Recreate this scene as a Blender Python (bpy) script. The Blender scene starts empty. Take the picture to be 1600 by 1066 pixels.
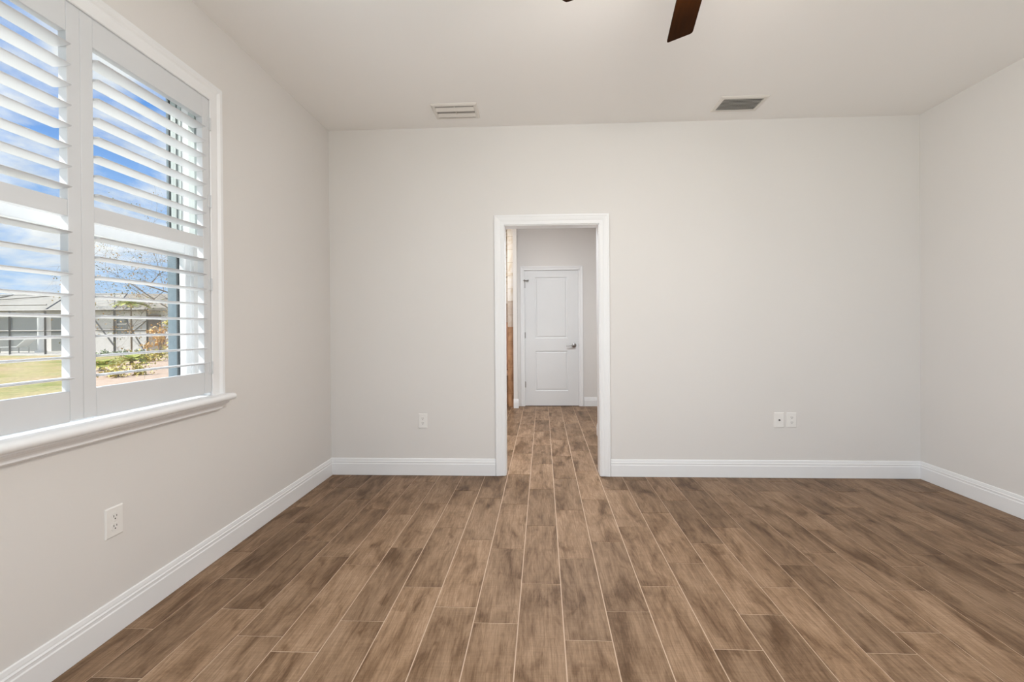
import bpy, bmesh, math, random
from mathutils import Vector, Matrix
C = bpy.context.scene
COL = C.collection
PI = math.pi
random.seed(11)

# ------------------------------------------------------------------ camera
W, H = 4.73, 2.86                     # room width (X) and height; back wall face at Y = 0
def cam_axes(yaw, pit, rol):
    cy, sy, cp, sp, cr, sr = math.cos(yaw), math.sin(yaw), math.cos(pit), math.sin(pit), math.cos(rol), math.sin(rol)
    fw = Vector((sy*cp, cy*cp, sp)); ri = Vector((cy, -sy, 0)); up = ri.cross(fw)
    return ri*cr + up*sr, up*cr - ri*sr, fw
cam_d = bpy.data.cameras.new('camera'); cam = bpy.data.objects.new('camera', cam_d); COL.objects.link(cam)
r_, u_, f_ = cam_axes(-0.04518, -0.004266, -0.007466)
cam.matrix_world = Matrix(((r_.x, u_.x, -f_.x, 1.6914), (r_.y, u_.y, -f_.y, -3.7824), (r_.z, u_.z, -f_.z, 1.2193), (0, 0, 0, 1)))
cam_d.sensor_fit = 'HORIZONTAL'; cam_d.sensor_width = 36.0; cam_d.lens = 723.3*36/1600
cam_d.shift_x = -0.9/1600; cam_d.shift_y = -19.04/1600
cam_d.clip_start = 0.05; cam_d.clip_end = 400
C.camera = cam

# ------------------------------------------------------------------ view
C.view_settings.view_transform = 'Standard'; C.view_settings.look = 'None'
C.view_settings.exposure = 0.0; C.view_settings.gamma = 1.0
C.view_settings.use_curve_mapping = False
C.cycles.use_denoising = True
C.cycles.max_bounces = 12; C.cycles.diffuse_bounces = 7; C.cycles.transparent_max_bounces = 16
C.cycles.sample_clamp_indirect = 6.0
C.cycles.caustics_reflective = False; C.cycles.caustics_refractive = False

# ------------------------------------------------------------------ sky
def nd(nt, typ, **kw):
    n = nt.nodes.new(typ)
    for k, v in kw.items(): setattr(n, k, v)
    return n
def sock(n, name, val): n.inputs[name].default_value = val
def ramp(nt, stops, interp='LINEAR'):
    n = nt.nodes.new('ShaderNodeValToRGB'); cr = n.color_ramp; cr.interpolation = interp
    while len(cr.elements) < len(stops): cr.elements.new(0.5)
    for e, (p, c) in zip(cr.elements, stops):
        e.position = p; e.color = (*c, 1) if len(c) == 3 else c
    return n
def mixc(nt, fac, a, b, mode='MIX'):
    n = nt.nodes.new('ShaderNodeMix'); n.data_type = 'RGBA'; n.blend_type = mode
    for s, v in ((0, fac), (6, a), (7, b)):
        if hasattr(v, 'is_linked') or hasattr(v, 'links'): nt.links.new(v, n.inputs[s])
        else: n.inputs[s].default_value = v if s == 0 else (*v, 1)
    return n.outputs[2]
world = bpy.data.worlds.new('sky'); C.world = world; world.use_nodes = True
wt = world.node_tree; wt.nodes.clear(); L = wt.links.new
tc = nd(wt, 'ShaderNodeTexCoord'); sep = nd(wt, 'ShaderNodeSeparateXYZ'); L(tc.outputs['Generated'], sep.inputs[0])
zc = nd(wt, 'ShaderNodeMath', operation='MAXIMUM'); L(sep.outputs[2], zc.inputs[0]); zc.inputs[1].default_value = 0.0
grad = ramp(wt, [(0.0, (0.62, 0.78, 0.97)), (0.12, (0.40, 0.62, 0.95)), (0.33, (0.17, 0.40, 0.90)), (1.0, (0.08, 0.25, 0.75))]); L(zc.outputs[0], grad.inputs[0])
za = nd(wt, 'ShaderNodeMath', operation='ADD'); L(zc.outputs[0], za.inputs[0]); za.inputs[1].default_value = 0.22
dx = nd(wt, 'ShaderNodeMath', operation='DIVIDE'); L(sep.outputs[0], dx.inputs[0]); L(za.outputs[0], dx.inputs[1])
dy = nd(wt, 'ShaderNodeMath', operation='DIVIDE'); L(sep.outputs[1], dy.inputs[0]); L(za.outputs[0], dy.inputs[1])
cmb = nd(wt, 'ShaderNodeCombineXYZ'); L(dx.outputs[0], cmb.inputs[0]); L(dy.outputs[0], cmb.inputs[1]); cmb.inputs[2].default_value = 24.7
cn = nd(wt, 'ShaderNodeTexNoise'); L(cmb.outputs[0], cn.inputs['Vector'])
sock(cn, 'Scale', 1.55); sock(cn, 'Detail', 9.0); sock(cn, 'Roughness', 0.58); sock(cn, 'Distortion', 0.25)
cr = ramp(wt, [(0.45, (0, 0, 0)), (0.58, (1, 1, 1))]); L(cn.outputs['Fac'], cr.inputs[0])
cn2 = nd(wt, 'ShaderNodeTexNoise'); L(cmb.outputs[0], cn2.inputs['Vector']); sock(cn2, 'Scale', 4.0); sock(cn2, 'Detail', 6.0)
cl = ramp(wt, [(0.35, (0.80, 0.84, 0.90)), (0.6, (1.0, 1.0, 1.0))]); L(cn2.outputs['Fac'], cl.inputs[0])
bg = nd(wt, 'ShaderNodeBackground'); L(mixc(wt, cr.outputs[0], grad.outputs[0], cl.outputs[0]), bg.inputs[0]); sock(bg, 'Strength', 1.0)
wo = nd(wt, 'ShaderNodeOutputWorld'); L(bg.outputs[0], wo.inputs[0])

# ------------------------------------------------------------------ lights
def lamp(name, typ, energy, color, loc, rot=(0, 0, 0), **kw):
    d = bpy.data.lights.new(name, typ); d.energy = energy; d.color = color
    for k, v in kw.items(): setattr(d, k, v)
    o = bpy.data.objects.new(name, d); o.location = loc; o.rotation_euler = rot; COL.objects.link(o); return o
s = lamp('sun', 'SUN', 9.5, (1.0, 0.96, 0.90), (0, 0, 20), angle=0.01)
s.rotation_euler = Vector((0.62, 0.28, -0.72)).to_track_quat('-Z', 'Y').to_euler()
# unseen area lamp added inside the rear glass door to fill the room
lamp('rear_door_fill', 'AREA', 38, (0.865, 0.94, 1.0), (2.36, -4.62, 1.15), (PI/2 + math.radians(24), 0, 0), shape='RECTANGLE', size=4.0, size_y=1.6)
# area lamp added at an invented left-wall window to brighten the right wall
lamp('left_side_fill', 'AREA', 62, (0.865, 0.94, 1.0), (-0.03, -3.8, 1.65), (PI/2 - math.radians(12), 0, PI/2 + PI), shape='RECTANGLE', size=1.25, size_y=1.4)
# unseen disc lamp added under the hall ceiling to brighten the hall
lamp('hall_fill', 'AREA', 66, (0.92, 0.965, 1.0), (1.95, 0.9, 2.82), (0, 0, 0), shape='DISK', size=0.6)
lamp('shower_light', 'AREA', 12, (1.0, 0.90, 0.78), (0.75, 2.9, 2.80), (0, 0, 0), shape='DISK', size=0.35)

# ------------------------------------------------------------------ helpers
def tag(o, label=None, cat=None, group=None, kind=None):
    if label: o['label'] = label
    if cat: o['category'] = cat
    if group: o['group'] = group
    if kind: o['kind'] = kind
    return o
def empty(name, loc=(0, 0, 0), rot=(0, 0, 0)):
    o = bpy.data.objects.new(name, None); o.location = loc; o.rotation_euler = rot; o.empty_display_size = 0.1
    COL.objects.link(o); return o
class MB:
    def __init__(self): self.bm = bmesh.new(); self.mi = 0
    def face(self, vs):
        f = self.bm.faces.new(vs); f.material_index = self.mi; return f
    def box(self, x0, x1, y0, y1, z0, z1):
        v = [self.bm.verts.new(p) for p in ((x0,y0,z0),(x1,y0,z0),(x1,y1,z0),(x0,y1,z0),(x0,y0,z1),(x1,y0,z1),(x1,y1,z1),(x0,y1,z1))]
        for q in ((3,2,1,0),(4,5,6,7),(0,1,5,4),(1,2,6,5),(2,3,7,6),(3,0,4,7)): self.face([v[i] for i in q])
        return self
    def rings(self, rings, closed=True, cap=True):
        """skin a list of equally long vertex rings"""
        R = [[self.bm.verts.new(p) for p in r] for r in rings]; n = len(R[0])
        for a, b in zip(R, R[1:]):
            for i in range(n if closed else n-1):
                j = (i+1) % n; self.face((a[i], a[j], b[j], b[i]))
        if cap and closed:
            self.face(list(reversed(R[0]))); self.face(R[-1])
        return self
    def tube(self, pts, rad, n=10, cap=True):
        pts = [Vector(p) for p in pts]
        if not hasattr(rad, '__len__'): rad = [rad]*len(pts)
        rr = []; prev = None
        for i, p in enumerate(pts):
            d = (pts[min(i+1, len(pts)-1)] - pts[max(i-1, 0)]).normalized()
            a = prev if prev is not None else (Vector((0,0,1)) if abs(d.z) < 0.9 else Vector((1,0,0)))
            s_ = d.cross(a).normalized(); t = s_.cross(d).normalized(); prev = t
            rr.append([p + (s_*math.cos(2*PI*k/n) + t*math.sin(2*PI*k/n))*rad[i] for k in range(n)])
        return self.rings(rr, True, cap)
    def lathe(self, prof, n=32, M=None):
        """prof = [(radius, z)...] about Z, optional matrix"""
        rr = []
        for r, z in prof:
            rr.append([(Vector((max(r, 1e-4)*math.cos(2*PI*k/n), max(r, 1e-4)*math.sin(2*PI*k/n), z))) for k in range(n)])
        if M is not None: rr = [[M @ v for v in r] for r in rr]
        return self.rings(rr, True, True)
    def build(self, name, mat, parent=None, smooth=False, bevel=0, seg=2):
        bmesh.ops.recalc_face_normals(self.bm, faces=self.bm.faces)
        me = bpy.data.meshes.new(name); self.bm.to_mesh(me); self.bm.free()
        for m in (mat if isinstance(mat, (list, tuple)) else [mat]): me.materials.append(m)
        if smooth:
            me.polygons.foreach_set('use_smooth', [True]*len(me.polygons))
            me.set_sharp_from_angle(angle=math.radians(38))
        o = bpy.data.objects.new(name, me); COL.objects.link(o)
        if parent is not None: o.parent = parent
        if bevel:
            b = o.modifiers.new('bevel', 'BEVEL'); b.width = bevel; b.segments = seg; b.limit_method = 'ANGLE'; b.angle_limit = math.radians(40)
            me.polygons.foreach_set('use_smooth', [True]*len(me.polygons)); me.set_sharp_from_angle(angle=math.radians(50))
            b.harden_normals = False
        return o
def copy_tree(o, parent=None):
    c = o.copy(); COL.objects.link(c); c.parent = parent
    for ch in list(o.children): copy_tree(ch, c)
    return c
def structure(o, label=None, cat=None):
    return tag(o, label, cat, None, 'structure')

# ------------------------------------------------------------------ materials
def mat(name, col, rough=0.5, spec=0.5, metal=0.0):
    m = bpy.data.materials.new(name); m.use_nodes = True
    b = m.node_tree.nodes['Principled BSDF']
    b.inputs['Base Color'].default_value = (*col, 1); b.inputs['Roughness'].default_value = rough
    b.inputs['Specular IOR Level'].default_value = spec; b.inputs['Metallic'].default_value = metal
    return m
def noisy(name, c1, c2, scale, rough=0.6, spec=0.5, bump=0.0, bscale=None, stretch=(1,1,1), detail=4, lo=0.35, hi=0.65, metal=0.0):
    m = mat(name, c1, rough, spec, metal); nt = m.node_tree; b = nt.nodes['Principled BSDF']; l = nt.links.new
    t = nd(nt, 'ShaderNodeTexCoord'); mp = nd(nt, 'ShaderNodeMapping'); l(t.outputs['Object'], mp.inputs[0]); mp.inputs['Scale'].default_value = stretch
    n = nd(nt, 'ShaderNodeTexNoise'); l(mp.outputs[0], n.inputs['Vector']); sock(n, 'Scale', scale); sock(n, 'Detail', detail)
    r = ramp(nt, [(lo, c1), (hi, c2)]); l(n.outputs['Fac'], r.inputs[0]); l(r.outputs[0], b.inputs['Base Color'])
    if bump:
        n2 = nd(nt, 'ShaderNodeTexNoise'); l(mp.outputs[0], n2.inputs['Vector']); sock(n2, 'Scale', bscale or scale); sock(n2, 'Detail', 3.0)
        bp = nd(nt, 'ShaderNodeBump'); sock(bp, 'Strength', bump); sock(bp, 'Distance', 0.002); l(n2.outputs['Fac'], bp.inputs['Height']); l(bp.outputs[0], b.inputs['Normal'])
    return m
M = {}
M['wall'] = noisy('greige_wall_paint', (0.708, 0.688, 0.670), (0.718, 0.698, 0.680), 1.5, 0.62, 0.3, 0.12, 160)
M['ceiling'] = noisy('ceiling_paint', (0.868, 0.856, 0.842), (0.878, 0.866, 0.852), 1.2, 0.8, 0.2, 0.1, 90)
M['trim'] = noisy('white_trim_paint', (0.80, 0.805, 0.815), (0.81, 0.815, 0.825), 3, 0.38, 0.4)
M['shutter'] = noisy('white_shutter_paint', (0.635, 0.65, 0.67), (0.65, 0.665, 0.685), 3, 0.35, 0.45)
M['door'] = noisy('white_door_paint', (0.73, 0.74, 0.75), (0.74, 0.75, 0.76), 3, 0.42, 0.4)
M['plastic'] = noisy('white_plate_plastic', (0.80, 0.785, 0.765), (0.81, 0.795, 0.775), 5, 0.32, 0.5)
M['slot'] = mat('dark_slot', (0.06, 0.055, 0.05), 0.6)
M['gap'] = mat('shadow_gap', (0.10, 0.08, 0.065), 0.8)
M['nickel'] = mat('satin_nickel', (0.36, 0.35, 0.34), 0.32, 0.5, 1.0)
M['steel'] = mat('brushed_steel', (0.42, 0.41, 0.40), 0.38, 0.5, 1.0)
M['vinyl'] = mat('white_vinyl', (0.78, 0.79, 0.80), 0.4)
M['vinyl_shaded'] = noisy('shaded_white_vinyl', (0.42, 0.47, 0.46), (0.50, 0.54, 0.53), 30, 0.5, stretch=(20, 1, .1))  # white vinyl of the upper frame, its shade put into the grey
M['bronze_gasket'] = mat('dark_gasket', (0.05, 0.06, 0.065), 0.6)
M['vent'] = mat('vent_enamel', (0.72, 0.69, 0.65), 0.45)
M['duct'] = mat('duct_dark', (0.34, 0.325, 0.31), 0.8)
M['stucco'] = noisy('blue_grey_stucco', (0.17, 0.22, 0.255), (0.20, 0.25, 0.285), 40, 0.85, 0.2, 0.4, 120)
M['roofing'] = noisy('roof_shingle', (0.34, 0.30, 0.25), (0.44, 0.40, 0.34), 6, 0.9, 0.2)
M['pale_slab'] = noisy('pale_concrete', (0.76, 0.74, 0.70), (0.82, 0.80, 0.76), 4, 0.9, 0.2)
M['concrete'] = noisy('concrete', (0.50, 0.47, 0.43), (0.58, 0.55, 0.50), 5, 0.9, 0.2)
M['fan_metal'] = mat('dark_bronze_metal', (0.03, 0.022, 0.018), 0.4, 0.5, 0.7)
M['blade'] = noisy('dark_walnut_blade', (0.017, 0.0050, 0.0005), (0.025, 0.0072, 0.0007), 5, 0.6, 0.04, stretch=(1, 12, 12))

def glass_mat(name='window_glass'):
    m = bpy.data.materials.new(name); m.use_nodes = True; nt = m.node_tree; nt.nodes.clear(); l = nt.links.new
    tr = nd(nt, 'ShaderNodeBsdfTransparent'); tr.inputs[0].default_value = (0.96, 0.98, 0.98, 1)
    gl = nd(nt, 'ShaderNodeBsdfGlossy'); gl.inputs['Roughness'].default_value = 0.02
    lw = nd(nt, 'ShaderNodeLayerWeight'); lw.inputs[0].default_value = 0.5
    pw = nd(nt, 'ShaderNodeMath', operation='POWER'); l(lw.outputs['Facing'], pw.inputs[0]); pw.inputs[1].default_value = 5.0
    ma = nd(nt, 'ShaderNodeMath', operation='MULTIPLY_ADD'); l(pw.outputs[0], ma.inputs[0]); ma.inputs[1].default_value = 0.5; ma.inputs[2].default_value = 0.03
    mx = nd(nt, 'ShaderNodeMixShader'); l(ma.outputs[0], mx.inputs[0]); l(tr.outputs[0], mx.inputs[1]); l(gl.outputs[0], mx.inputs[2])
    o = nd(nt, 'ShaderNodeOutputMaterial'); l(mx.outputs[0], o.inputs[0]); return m
M['glass'] = glass_mat()
def screen_mat():
    m = bpy.data.materials.new('insect_screen_mesh'); m.use_nodes = True; nt = m.node_tree; nt.nodes.clear(); l = nt.links.new
    tr = nd(nt, 'ShaderNodeBsdfTransparent'); df = nd(nt, 'ShaderNodeBsdfDiffuse'); df.inputs[0].default_value = (0.42, 0.43, 0.41, 1)
    mx = nd(nt, 'ShaderNodeMixShader'); mx.inputs[0].default_value = 0.28; l(tr.outputs[0], mx.inputs[1]); l(df.outputs[0], mx.inputs[2])
    o = nd(nt, 'ShaderNodeOutputMaterial'); l(mx.outputs[0], o.inputs[0]); return m
M['screen'] = screen_mat()

def floor_mat():
    m = mat('wood_look_porcelain_tile', (0.3, 0.2, 0.13), 0.46, 0.15); nt = m.node_tree; b = nt.nodes['Principled BSDF']; l = nt.links.new
    at = nd(nt, 'ShaderNodeAttribute', attribute_name='plank'); at2 = nd(nt, 'ShaderNodeAttribute', attribute_name='plank_b')
    t = nd(nt, 'ShaderNodeTexCoord')
    off = nd(nt, 'ShaderNodeCombineXYZ'); 
    ml = nd(nt, 'ShaderNodeMath', operation='MULTIPLY'); l(at.outputs['Fac'], ml.inputs[0]); ml.inputs[1].default_value = 57.0
    l(ml.outputs[0], off.inputs[2]); l(ml.outputs[0], off.inputs[0])
    ad = nd(nt, 'ShaderNodeVectorMath', operation='ADD'); l(t.outputs['Object'], ad.inputs[0]); l(off.outputs[0], ad.inputs[1])
    def noise(scale, stretch, detail=4, rough=0.55, dist=0.0):
        mp = nd(nt, 'ShaderNodeMapping'); mp.inputs['Scale'].default_value = stretch; l(ad.outputs[0], mp.inputs[0])
        n = nd(nt, 'ShaderNodeTexNoise'); l(mp.outputs[0], n.inputs['Vector']); sock(n, 'Scale', scale); sock(n, 'Detail', detail); sock(n, 'Roughness', rough); sock(n, 'Distortion', dist)
        return n.outputs['Fac']
    # broad dark clouds along the board
    r1 = ramp(nt, [(0.34, (0.135, 0.078, 0.042)), (0.49, (0.262, 0.170, 0.106)), (0.62, (0.335, 0.226, 0.148))]); l(noise(1.0, (10, 2.6, 1), 8, 0.66, 0.6), r1.inputs[0])
    # long streaky grain
    r2 = ramp(nt, [(0.38, (0.60, 0.55, 0.49)), (0.62, (1.06, 1.06, 1.06))]); l(noise(1.0, (75, 4.5, 1), 8, 0.70, 1.6), r2.inputs[0])
    c = mixc(nt, 0.85, r1.outputs[0], r2.outputs[0], 'MULTIPLY')
    # saw marks across the board
    r3 = ramp(nt, [(0.38, (0.84, 0.83, 0.82)), (0.60, (1.04, 1.04, 1.04))]); l(noise(1.0, (9, 190, 1), 3, 0.6), r3.inputs[0])
    c = mixc(nt, 0.55, c, r3.outputs[0], 'MULTIPLY')
    # dark knots and stains
    r4 = ramp(nt, [(0.60, (1, 1, 1)), (0.73, (0.55, 0.48, 0.40))]); l(noise(1.0, (14, 6, 1), 3, 0.5, 0.8), r4.inputs[0])
    c = mixc(nt, 0.8, c, r4.outputs[0], 'MULTIPLY')
    # board to board variation
    r5 = ramp(nt, [(0.0, (0.80, 0.79, 0.78)), (1.0, (1.12, 1.12, 1.12))]); l(at2.outputs['Fac'], r5.inputs[0])
    c = mixc(nt, 1.0, c, r5.outputs[0], 'MULTIPLY')
    l(c, b.inputs['Base Color'])
    bp = nd(nt, 'ShaderNodeBump'); sock(bp, 'Strength', 0.12); sock(bp, 'Distance', 0.001); l(noise(1.0, (60, 120, 1), 2), bp.inputs['Height']); l(bp.outputs[0], b.inputs['Normal'])
    return m
M['floor'] = floor_mat()
M['grout'] = noisy('tan_grout', (0.48, 0.36, 0.27), (0.53, 0.40, 0.30), 20, 0.8, 0.2)
def lawn_mat():
    m = mat('dry_lawn', (0.4, 0.4, 0.15), 0.95, 0.1); nt = m.node_tree; b = nt.nodes['Principled BSDF']; l = nt.links.new
    t = nd(nt, 'ShaderNodeTexCoord'); n = nd(nt, 'ShaderNodeTexNoise'); l(t.outputs['Object'], n.inputs['Vector']); sock(n, 'Scale', 0.35); sock(n, 'Detail', 7.0); sock(n, 'Roughness', 0.62)
    r = ramp(nt, [(0.36, (0.20, 0.22, 0.075)), (0.48, (0.33, 0.285, 0.14)), (0.62, (0.38, 0.29, 0.185))]); l(n.outputs['Fac'], r.inputs[0])
    n2 = nd(nt, 'ShaderNodeTexNoise'); l(t.outputs['Object'], n2.inputs['Vector']); sock(n2, 'Scale', 9.0); sock(n2, 'Detail', 5.0)
    r2 = ramp(nt, [(0.35, (0.75, 0.75, 0.70)), (0.65, (1.1, 1.1, 1.05))]); l(n2.outputs['Fac'], r2.inputs[0])
    l(mixc(nt, 1.0, r.outputs[0], r2.outputs[0], 'MULTIPLY'), b.inputs['Base Color']); return m
M['lawn'] = lawn_mat()

# ------------------------------------------------------------------ floor
def make_floor():
    X0, X1, Y0, Y1 = 0.0, 4.73, -4.7, 5.0
    P, LEN, G = 0.1853, 0.6395, 0.0048
    offs = {0:-.052,1:-.312,2:-.55,3:-.08,4:-.163,5:-.613,6:-.355,7:-.505,8:-.608,9:-.31,10:-.062,11:-.512,12:-.313,13:-.094,14:-.514,15:-.306,16:-.095,17:-.61,18:-.313,19:-.094,20:-.607,21:-.313,22:-.045,23:-.5,24:-.31,25:-.1,-1:-.3}
    bm = bmesh.new()
    la = bm.faces.layers.float.new('plank'); lb = bm.faces.layers.float.new('plank_b')
    rnd = random.Random(5)
    skew = 0.02
    def shear(x, y): return x + skew*y
    # grout bed under and between the boards
    g = [bm.verts.new(p) for p in ((X0-.05, Y0, -.0016), (X1+.05, Y0, -.0016), (X1+.05, Y1, -.0016), (X0-.05, Y1, -.0016))]
    f = bm.faces.new(g); f.material_index = 1
    b = [bm.verts.new(p) for p in ((X0-.05, Y0, -.06), (X1+.05, Y0, -.06), (X1+.05, Y1, -.06), (X0-.05, Y1, -.06))]
    bm.faces.new(list(reversed(b))).material_index = 1
    for i in range(4):
        j = (i+1) % 4; bm.faces.new((g[i], b[i], b[j], g[j])).material_index = 1
    for c in range(-1, 27):
        xa = 0.175 + P*(c-1) + G/2; xb = 0.175 + P*c - G/2
        o = offs.get(c, rnd.uniform(-.64, 0))
        y = o - LEN*14
        while y < Y1:
            ya, yb = max(y + G/2, Y0), min(y + LEN - G/2, Y1)
            y += LEN
            if yb - ya < 0.01: continue
            q = [[shear(xa, ya), ya], [shear(xb, ya), ya], [shear(xb, yb), yb], [shear(xa, yb), yb]]
            for p in q: p[0] = min(max(p[0], X0-.05), X1+.05)
            if q[1][0] - q[0][0] < .01: continue
            top = [bm.verts.new((p[0], p[1], 0)) for p in q]; bot = [bm.verts.new((p[0], p[1], -.0016)) for p in q]
            pa, pb = rnd.random(), rnd.random()
            fs = [bm.faces.new(top)] + [bm.faces.new((bot[i], bot[(i+1)%4], top[(i+1)%4], top[i])) for i in range(4)]
            for f in fs: f[la] = pa; f[lb] = pb; f.material_index = 0
    me = bpy.data.meshes.new('floor'); bm.to_mesh(me); bm.free()
    me.materials.append(M['floor']); me.materials.append(M['grout'])
    o = bpy.data.objects.new('floor', me); COL.objects.link(o)
    structure(o, 'brown wood-look plank tile floor with tan grout lines', 'floor')
make_floor()

# ------------------------------------------------------------------ walls and ceiling
TH = 0.222
WY0, WY1, WZ0, WZ1 = -2.835, -1.44, 0.872, 2.43      # window opening in the left wall
m = MB(); m.mi = 0
# interior half (painted) and exterior half (stucco) of the block wall around the window hole
for xa, xb, k in ((-.118, 0, 0), (-TH, -.118, 1)):
    m.mi = k
    m.box(xa, xb, -4.9, -4.45, -.25, H+.25); m.box(xa, xb, -3.15, WY0, -.25, H+.25); m.box(xa, xb, -4.45, -3.15, -.25, .9); m.box(xa, xb, -4.45, -3.15, 2.4, H+.25); m.box(xa, xb, WY1, 5.2, -.25, H+.25)
    m.box(xa, xb, WY0, WY1, -.25, WZ0); m.box(xa, xb, WY0, WY1, WZ1, H+.25)
structure(m.build('wall_left', [M['wall'], M['stucco']]), 'greige wall on the left holding the shuttered window', 'wall')
DX0, DX1, DZ = 1.440, 2.243, 2.066                    # rough doorway in the back wall
m = MB(); m.box(0, DX0, 0, .12, 0, H); m.box(DX1, W, 0, .12, 0, H); m.box(DX0, DX1, 0, .12, DZ, H)
structure(m.build('wall_back', M['wall']), 'greige back wall with the cased doorway', 'wall')
m = MB(); m.box(W, W+.14, -4.9, 5.2, 0, H)
structure(m.build('wall_right', M['wall']), 'plain greige wall on the right', 'wall')
m = MB(); m.box(-.0, .35, -4.82, -4.7, 0, H); m.box(4.40, W, -4.82, -4.7, 0, H); m.box(.35, 4.40, -4.82, -4.7, 2.46, H)
structure(m.build('wall_rear', M['wall']), 'greige wall behind the viewer around a wide glass door', 'wall')
m = MB(); m.box(0, W, -4.9, 5.2, H, H+.2)
structure(m.build('ceiling', M['ceiling']), 'smooth off-white ceiling', 'ceiling')

# glass sliding door behind the camera: three frames in the opening
door2 = empty('door_2', (2.375, -4.76, 0)); structure(door2, 'wide three-panel glass sliding door behind the viewer', 'door')
for i in range(3):
    xa = -2.02 + i*1.347; m = MB()
    xb = xa + 1.347
    m.box(xa, xa+.06, -.03, .03, 0.01, 2.455); m.box(xb-.06, xb, -.03, .03, 0.01, 2.455)
    m.box(xa+.06, xb-.06, -.03, .03, 0.01, .09); m.box(xa+.06, xb-.06, -.03, .03, 2.38, 2.455)
    fr = m.build('sliding_panel', M['vinyl'], door2)
    m = MB(); m.box(xa+.06, xb-.06, -.006, .006, .09, 2.38); m.build('pane', M['glass'], fr)
# unseen porch slab added outside the glass door to block the sun
m = MB(); m.box(-.3, W+.3, -8.9, -4.9, H, H+.15); m.box(-.3, 0, -8.9, -8.6, -.2, H); m.box(W, W+.3, -8.9, -8.6, -.2, H)
structure(m.build('sun_block_slab', M['stucco']), 'unseen slab added beyond the glass door to block the sun', 'roof')
# house roof
m = MB(); m.rings([[(-.45, -5.3, 3.05), (W+.9, -5.3, 3.05), (W+.9, 5.8, 3.05), (-.45, 5.8, 3.05)], [(-.45, -5.3, 3.2), (W+.9, -5.3, 3.2), (W+.9, 5.8, 3.2), (-.45, 5.8, 3.2)], [(2.2, -3.6, 4.5), (2.6, -3.6, 4.5), (2.6, 2.5, 4.5), (2.2, 2.5, 4.5)]])
structure(m.build('roof', M['roofing']), 'hipped roof over the room', 'roof')

# hall beyond the doorway
FY = 3.31
m = MB(); m.box(1.447, 1.545, FY, FY+.12, 0, H); m.box(2.397, 3.4, FY, FY+.12, 0, H); m.box(1.545, 2.397, FY, FY+.12, 2.092, H)
structure(m.build('wall_hall_far', M['wall']), 'greige wall at the end of the hall around the white door', 'wall')
m = MB(); m.box(1.388, 1.447, 3.14, FY+.5, 0, H)
structure(m.build('wall_hall_stub', M['wall']), 'narrow greige wall end left of the far white door', 'wall')
m = MB(); m.box(2.412, 2.53, .12, 1.415, 0, H); m.box(2.53, 3.4, 1.30, 1.415, 0, H)
structure(m.build('wall_hall_right', M['wall']), 'greige hall wall just inside the doorway on the right', 'wall')
m = MB(); m.box(3.4, 3.52, 1.30, FY+.12, 0, H)
structure(m.build('wall_hall_side', M['wall']), 'greige wall closing the hall on the right', 'wall')

# shower with tiled walls, left of the hall
def tile_mat():
    m = mat('shower_tile', (0.6, 0.5, 0.4), 0.28, 0.5); nt = m.node_tree; b = nt.nodes['Principled BSDF']; l = nt.links.new
    t = nd(nt, 'ShaderNodeTexCoord'); sp = nd(nt, 'ShaderNodeSeparateXYZ'); l(t.outputs['Object'], sp.inputs[0])
    n = nd(nt, 'ShaderNodeTexNoise'); l(t.outputs['Object'], n.inputs['Vector']); sock(n, 'Scale', 5.0); sock(n, 'Detail', 6.0); sock(n, 'Distortion', 1.2)
    mar = ramp(nt, [(0.35, (0.66, 0.58, 0.47)), (0.5, (0.80, 0.77, 0.72)), (0.7, (0.84, 0.82, 0.82))]); l(n.outputs['Fac'], mar.inputs[0])
    bro = ramp(nt, [(0.35, (0.34, 0.175, 0.085)), (0.6, (0.50, 0.28, 0.15))]); l(n.outputs['Fac'], bro.inputs[0])
    bei = ramp(nt, [(0.35, (0.52, 0.42, 0.34)), (0.6, (0.62, 0.54, 0.47))]); l(n.outputs['Fac'], bei.inputs[0])
    s1 = nd(nt, 'ShaderNodeMath', operation='GREATER_THAN'); l(sp.outputs[2], s1.inputs[0]); s1.inputs[1].default_value = 1.22
    s2 = nd(nt, 'ShaderNodeMath', operation='GREATER_THAN'); l(sp.outputs[2], s2.inputs[0]); s2.inputs[1].default_value = 1.62
    c = mixc(nt, s1.outputs[0], bro.outputs[0], bei.outputs[0]); c = mixc(nt, s2.outputs[0], c, mar.outputs[0])
    br = nd(nt, 'ShaderNodeTexBrick'); mp = nd(nt, 'ShaderNodeMapping'); mp.inputs['Rotation'].default_value = (PI/2, 0, 0); l(t.outputs['Object'], mp.inputs[0]); l(mp.outputs[0], br.inputs['Vector'])
    sock(br, 'Scale', 1.0); sock(br, 'Mortar Size', 0.004); sock(br, 'Brick Width', 0.6); sock(br, 'Row Height', 0.2)
    br.inputs['Color1'].default_value = (1, 1, 1, 1); br.inputs['Color2'].default_value = (0.93, 0.92, 0.91, 1); br.inputs['Mortar'].default_value = (0.72, 0.68, 0.62, 1)
    l(mixc(nt, 1.0, c, br.outputs[0], 'MULTIPLY'), b.inputs['Base Color']); return m
M['tile'] = tile_mat()
M['salmon'] = noisy('salmon_tile', (0.56, 0.33, 0.21), (0.64, 0.40, 0.27), 6, 0.3)
m = MB(); m.box(1.300, 1.388, 3.28, FY+1.2, 0, H)
structure(m.build('wall_shower_side', M['tile']), 'tiled shower side wall beside the hall', 'wall')
m = MB(); m.box(0, 1.30, 4.1, 4.22, 0, H)
structure(m.build('wall_shower_back', M['tile']), 'tiled shower wall with white marble above and brown tile below', 'wall')
m = MB(); m.box(.2, 1.30, 4.080, 4.1, .50, 1.30)
structure(m.build('trim_3', M['salmon']), 'salmon tile panel above the shower bench', 'tile panel')
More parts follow.
